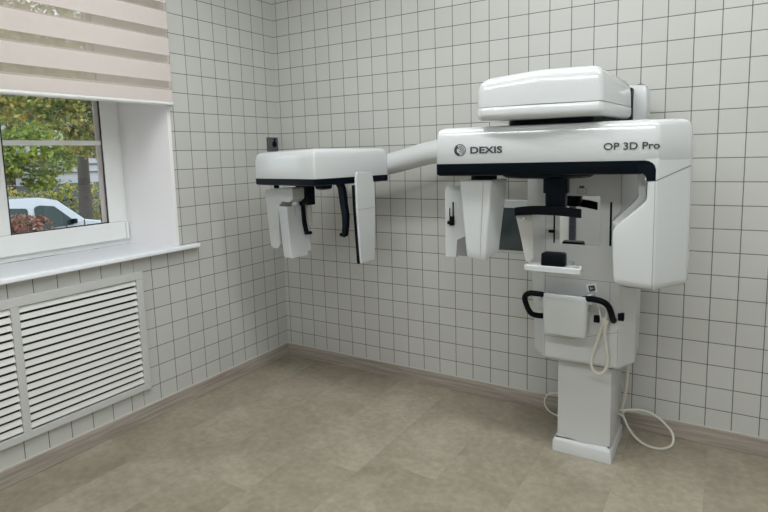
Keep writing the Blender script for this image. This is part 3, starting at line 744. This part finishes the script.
clight(2.75, -1.25, 1.25, .16, 'long white ceiling light above the x-ray machine side', LE*1.0)
clight(1.25, -3.0, 1.25, .16, 'long white ceiling light behind the viewer by the window', LE)
clight(2.75, -3.0, 1.25, .16, 'long white ceiling light behind the viewer by the right wall', LE)

# ------------------------------------------------------------------ outside
GZ = -1.15
def ground_mat():
    m, t, b = nt('leafy_ground'); tc = N(t, 'ShaderNodeTexCoord'); no = N(t, 'ShaderNodeTexNoise'); no.inputs['Scale'].default_value = 1.5; no.inputs['Detail'].default_value = 8
    t.links.new(tc.outputs['Object'], no.inputs['Vector']); cr = N(t, 'ShaderNodeValToRGB'); t.links.new(no.outputs['Fac'], cr.inputs[0])
    cr.color_ramp.elements[0].position = .4; cr.color_ramp.elements[0].color = (.16, .15, .14, 1); cr.color_ramp.elements[1].position = .6; cr.color_ramp.elements[1].color = (.34, .20, .13, 1)
    t.links.new(cr.outputs[0], b.inputs['Base Color']); b.inputs['Roughness'].default_value = .9; return m
bm = bmesh.new(); box(bm, -60, -.4, -30, 45, GZ-.2, GZ); struct(link('ground', bm, ground_mat(), smooth=False))

# car : outline in (y, z), nose towards +y, near side at x=-9
CARP = plain('white_car_paint', (.34, .36, .395), .25, coat=.6)
CARG = plain('car_window_glass', (.02, .035, .035), .10, spec=.25)
TYRE = plain('tyre_rubber', (.02, .02, .02), .8)
HUB = plain('hubcap_silver', (.45, .46, .47), .4, metal=.6)
car = empty('parked_car', (-9.85, 2.75, GZ)); tag(car, 'white boxy parked car seen side on through the window glass', 'car')
def cpart(name, bm, mat, bev=0, par=None):
    o = link(name, bm, mat, par or car, bev)
    if par is None: o.matrix_parent_inverse = Matrix.Translation((9.85, -2.75, -GZ))
    return o
body = [(.62, GZ+.32), (.60, GZ+.95), (.72, GZ+1.12), (.80, .58), (1.05, .625), (2.4, .655), (3.10, .640), (3.42, .56), (3.90, .13), (4.45, .02), (4.72, -.18), (4.80, GZ+.62), (4.76, GZ+.28)]
rb_ = rpoly(body, .07, 4)
def tumble(z): return .16*max(0, (z+.03)/.66)
rings = []
for s in (-1, 1):
    pass
bm = bmesh.new(); rr = []
for k in (-.85, -.83, .83, .85):
    ins = .03 if abs(k) > .84 else 0
    q = inset(rb_, ins); rr.append([(-9.85+k*(1-tumble(z)/.85*1.0), y, z) for y, z in q])
loft(rr, bm); cpart('body', bm, CARP)
def side_x(z, off): return -9.85+(.85)*(1-tumble(z)/.85)+off
for nm, poly in (('front_side_window', [(2.95, .03), (2.95, .46), (3.06, .49), (3.33, .45), (3.74, .05)]), ('rear_side_window', [(1.55, .03), (1.60, .46), (2.50, .48), (2.82, .45), (2.80, .0)]), ):
    for sgn in (1, -1):
        q = rpoly(poly, .05, 3); bm = bmesh.new()
        loft([[(-9.85+sgn*(.85*(1-tumble(z)/.85)+o2), y, z) for y, z in q] for o2 in (-.02, .004)], bm); cpart(nm, bm, CARG)
bm = bmesh.new(); loft([[(-10.55, 3.47, .53), (-9.15, 3.47, .53), (-9.08, 3.88, .17), (-10.62, 3.88, .17)], [(-10.55, 3.44, .50), (-9.15, 3.44, .50), (-9.08, 3.85, .13), (-10.62, 3.85, .13)]], bm); cpart('windscreen', bm, CARG)
for y in (1.35, 4.05):
    for sgn in (-1, 1):
        bm = bmesh.new(); bmesh.ops.create_cone(bm, segments=28, radius1=.32, radius2=.32, depth=.2, cap_ends=True)
        xf(bm, Matrix.Translation((-9.85+sgn*.76, y, GZ+.32)) @ Matrix.Rotation(radians(90), 4, 'Y')); o = cpart('wheel', bm, TYRE, .02)
        bm = bmesh.new(); bmesh.ops.create_cone(bm, segments=20, radius1=.19, radius2=.19, depth=.21, cap_ends=True)
        xf(bm, Matrix.Translation((-9.85+sgn*.765, y, GZ+.32)) @ Matrix.Rotation(radians(90), 4, 'Y')); link('hubcap', bm, HUB, o)
for sgn in (-1, 1):
    bm = bmesh.new(); box(bm, -.05, .05, -.05, .05, -.05, .05); xf(bm, Matrix.Translation((-9.85+sgn*.90, 3.62, .12))); cpart('wing_mirror', bm, RUBBER, .02)
for y in (3.12, 2.0):
    bm = bmesh.new(); box(bm, -9.02, -8.985, y-.30, y-.16, -.12, -.09); cpart('door_handle', bm, RUBBER, .005)

BARK = plain('dark_bark', (.075, .065, .058), .9, var=.3, scale=20)
LEAF1 = leaf_mat('autumn_leaves', [(.07, .11, .025), (.11, .19, .04), (.21, .28, .06), (.34, .36, .09), (.60, .50, .14), (.46, .28, .08)])
LEAF2 = leaf_mat('yellow_green_leaves', [(.10, .17, .03), (.22, .32, .05), (.36, .42, .08), (.52, .50, .12)])
LEAF3 = leaf_mat('red_bush_leaves', [(.10, .05, .03), (.26, .10, .07), (.33, .16, .13), (.22, .20, .07)])
def foliage(blobs, n, size, keep=None):
    verts = []; faces = []
    tot = sum(b[3] for b in blobs)
    for bx, by, bz, r, rz in blobs:
        for i in range(int(n*r/tot)):
            while True:
                p = Vector((random.uniform(-1, 1), random.uniform(-1, 1), random.uniform(-1, 1)))
                if .25 < p.length < 1: break
            c = Vector((bx+p.x*r, by+p.y*r, bz+p.z*rz))
            R_ = Matrix.Rotation(random.uniform(0, 2*pi), 3, Vector((random.gauss(0, 1), random.gauss(0, 1), random.gauss(0, 1))).normalized())
            s = size*random.uniform(.7, 1.3); k = len(verts)
            for a, b in ((-.5, 0), (-.15, -.32), (.5, 0), (-.15, .32)): verts.append(tuple(c+R_ @ Vector((a*s, b*s, abs(b)*s*.3))))
            faces.append((k, k+1, k+2, k+3))
    return verts, faces
def tree(label, base, top, r, blobs, n, size, leaf, cat='tree', branches=()):
    t = empty('tree', base); tag(t, label, cat)
    bm = tube(catmull([(0, 0, -.05), ((top[0]-base[0])*.4, (top[1]-base[1])*.3, (top[2]-base[2])*.5), (top[0]-base[0], top[1]-base[1], top[2]-base[2])], 5), [r*(1.15-.06*i) if r*(1.15-.06*i) > .03 else .03 for i in range(11)], 12)
    tr = link('trunk', bm, BARK, t)
    for (a, b) in branches:
        a = Vector(a)-Vector(base); b = Vector(b)-Vector(base)
        link('branch', tube(catmull([a, (a+b)/2+Vector((0, 0, .15)), b], 5), [.07*(1-.08*i)*r/.16 for i in range(11)], 8), BARK, t)
    v, f = foliage(blobs, n, size)
    me = bpy.data.meshes.new('foliage'); me.from_pydata([(x-base[0], y-base[1], z-base[2]) for x, y, z in v], [], f); me.materials.append(leaf)
    o = bpy.data.objects.new('foliage', me); COL.objects.link(o); o.parent = t
    return t
# nearer tree whose crown hangs over the car
tree('autumn tree with dark trunk and green-brown crown behind the bonnet of the white car', (-13, 6.2, GZ), (-12.6, 6.1, 3.6), .17,
     [(-11.5, 5.6, 3.6, 1.7, 1.2), (-11.6, 3.9, 3.7, 1.7, 1.2), (-11.0, 5.2, 2.6, 1.2, .65), (-11.4, 2.6, 3.8, 1.5, 1.2), (-12.0, 6.8, 3.2, 1.5, 1.3), (-11.0, 3.4, 2.75, 1.2, .6), (-11.6, 4.4, 5.2, 2.2, 1.6), (-11, 5.3, 1.85, .55, .45), (-11.5, 6.3, 5.0, 1.9, 1.5), (-11.3, 2.4, 5.2, 1.7, 1.3)],
     24000, .14, LEAF1, branches=[((-12.8, 6.15, 2.2), (-11.4, 4.6, 3.1)), ((-12.7, 6.1, 2.8), (-11.3, 5.9, 3.8)), ((-12.6, 6.1, 3.3), (-11.6, 3.6, 4.2))])
def fur(p, k=1.27):
    return (2.475+(p[0]-2.475)*k, -2.73+(p[1]+2.73)*k, 1.31+(p[2]-1.31)*k, *[q*k for q in p[3:]])
b0 = fur((-13.6, 4.6, .9))
tree('yellow-green tree behind the rear window of the white car', (b0[0], b0[1], GZ), (b0[0], b0[1]+.2, 3.0), .15,
     [fur(b) for b in ((-13.4, 4.9, 1.75, .85, .5), (-13.4, 5.6, 1.35, .75, .40), (-13.6, 4.5, 1.2, .5, .35), (-13.2, 6.0, 1.75, .6, .5), (-13.5, 5.2, 2.4, .9, .5), (-13.4, 5.3, .85, .45, .3))],
     2300, .21, LEAF2, branches=[((b0[0], b0[1]+.1, 1.0), (b0[0]+.2, b0[1]+.9, 1.6))])
hg = empty('hedge', (-14.6, 6.0, GZ)); tag(hg, 'low green and brown hedge showing just above the roof of the white car', 'hedge')
v, f = foliage([(-14.6, 4.0+.9*k, .05+.1*(k % 2), .55, .65) for k in range(6)]+[(-14.6, 4.0+.9*k, -.7, .5, .5) for k in range(6)], 2600, .15)
me = bpy.data.meshes.new('foliage'); me.from_pydata([(x+14.6, y-6.0, z-GZ) for x, y, z in v], [], f); me.materials.append(LEAF1)
o = bpy.data.objects.new('foliage', me); COL.objects.link(o); o.parent = hg
for a in range(6): link('stem', tube([(0, -2+.9*a, 0), (.05, -1.95+.9*a, .6), (.1, -2.05+.9*a, 1.1)], .02, 6), BARK, hg)

# red-brown bush in front of the car
bsh = empty('bush', (-8.1, 2.35, GZ)); tag(bsh, 'reddish brown leafy bush in front of the rear of the white car', 'bush')
v, f = foliage([(-8.1, 2.35, .05, .42, .38), (-8.1, 2.35, -.5, .5, .6), (-8.05, 2.05, .1, .35, .35)], 1500, .10)
me = bpy.data.meshes.new('foliage'); me.from_pydata([(x+8.1, y-2.35, z-GZ) for x, y, z in v], [], f); me.materials.append(LEAF3)
o = bpy.data.objects.new('foliage', me); COL.objects.link(o); o.parent = bsh
for a in range(7):
    link('stem', tube([(0, 0, 0), (.15*cos(a), .2*sin(a*2), .7), (.3*cos(a), .35*sin(a*2), 1.2)], .012, 6), BARK, bsh)

# low iron fence just outside the window
IRON = plain('black_iron', (.02, .022, .024), .5)
fe = empty('iron_fence', (-7, 2.4, GZ)); tag(fe, 'low black iron fence with upright bars in front of the white car', 'fence')
bm = bmesh.new(); box(bm, -.02, .02, -2.6, 2.6, 1.28, 1.30); box(bm, -.02, .02, -2.6, 2.6, .2, .23); link('rail', bm, IRON, fe)
for k in range(-8, 9):
    bm = tube([(0, k*.31, 0), (0, k*.31, 1.46+.10*(k % 3 == 0)), (0, k*.31, 1.50+.10*(k % 3 == 0))], [.010, .010, .003], 6); link('bar', bm, IRON, fe)

# background building and fence
BLD = plain('pale_render', (.42, .43, .46), .8, var=.05); BL2 = plain('grey_plinth', (.10, .105, .115), .8)
bd = empty('building', (-24, 12, GZ)); tag(bd, 'pale building with a dark grey base beyond the trees', 'building')
bm = bmesh.new(); box(bm, -4, 4, -9, 9, 1.65, 6.2); link('wall', bm, BLD, bd)
bm = bmesh.new(); box(bm, -3.95, 4.05, -9.05, 9.05, 0, 1.65); link('plinth', bm, BL2, bd)
for k in range(3):
    bm = bmesh.new(); box(bm, 4.0, 4.06, -8.8, 8.8, 2.05+k*.32, 2.10+k*.32); link('siding_groove', bm, BL2, bd)
for k in range(5):
    bm = bmesh.new(); box(bm, 3.98, 4.05, -7.6+k*3.4, -6.2+k*3.4, 3.4, 4.9); link('window', bm, CARG, bd)
of = empty('railing', (-15.6, 9, GZ)); tag(of, 'dark railing far behind the white car in front of the pale building', 'fence')
bm = bmesh.new(); box(bm, -.02, .02, -5, 5, 1.25, 1.30); box(bm, -.02, .02, -5, 5, .2, .25); link('rail', bm, IRON, of)
for k in range(28):
    bm = bmesh.new(); box(bm, -.02, .02, -5+k*.36, -4.96+k*.36, 0, 1.3); link('bar', bm, IRON, of)

# ------------------------------------------------------------------ world
wd = bpy.data.worlds.new('overcast_sky'); SC.world = wd; wd.use_nodes = True; t = wd.node_tree
bg = t.nodes['Background']; tc = N(t, 'ShaderNodeTexCoord'); sp = N(t, 'ShaderNodeSeparateXYZ'); t.links.new(tc.outputs['Generated'], sp.inputs[0])
cr = N(t, 'ShaderNodeValToRGB'); t.links.new(M(t, 'ADD', M(t, 'MULTIPLY', sp.outputs['Z'], .5), .5), cr.inputs[0])
cr.color_ramp.elements[0].position = .48; cr.color_ramp.elements[0].color = (.5, .5, .48, 1)
cr.color_ramp.elements[1].position = .56; cr.color_ramp.elements[1].color = (.86, .93, 1.0, 1)
t.links.new(cr.outputs[0], bg.inputs[0]); bg.inputs[1].default_value = 3.0

# ------------------------------------------------------------------ camera
cam = bpy.data.cameras.new('camera'); co = bpy.data.objects.new('camera', cam); COL.objects.link(co); SC.camera = co
yaw, pit, rol = 0.554434872, -0.120842961, -0.0267525338
cy, sy, cp, sp_, cr_, sr = cos(yaw), sin(yaw), cos(pit), sin(pit), cos(rol), sin(rol)
f = Vector((-sy*cp, cy*cp, sp_)); r = Vector((cy, sy, 0)); u = r.cross(f)
R1 = r*cr_+u*sr; U1 = -r*sr+u*cr_
m = Matrix((R1, U1, -f)).transposed().to_4x4(); m.translation = Vector((2.47508999, -2.73179287, 1.3138))
co.matrix_world = m
cam.sensor_width = 36; cam.lens = 557.532753/768*36; cam.shift_y = -33.95/768; cam.clip_start = .02; cam.clip_end = 300

vs = SC.view_settings; vs.view_transform = 'Standard'; vs.look = 'None'; vs.gamma = 1; vs.exposure = 0; vs.use_curve_mapping = False
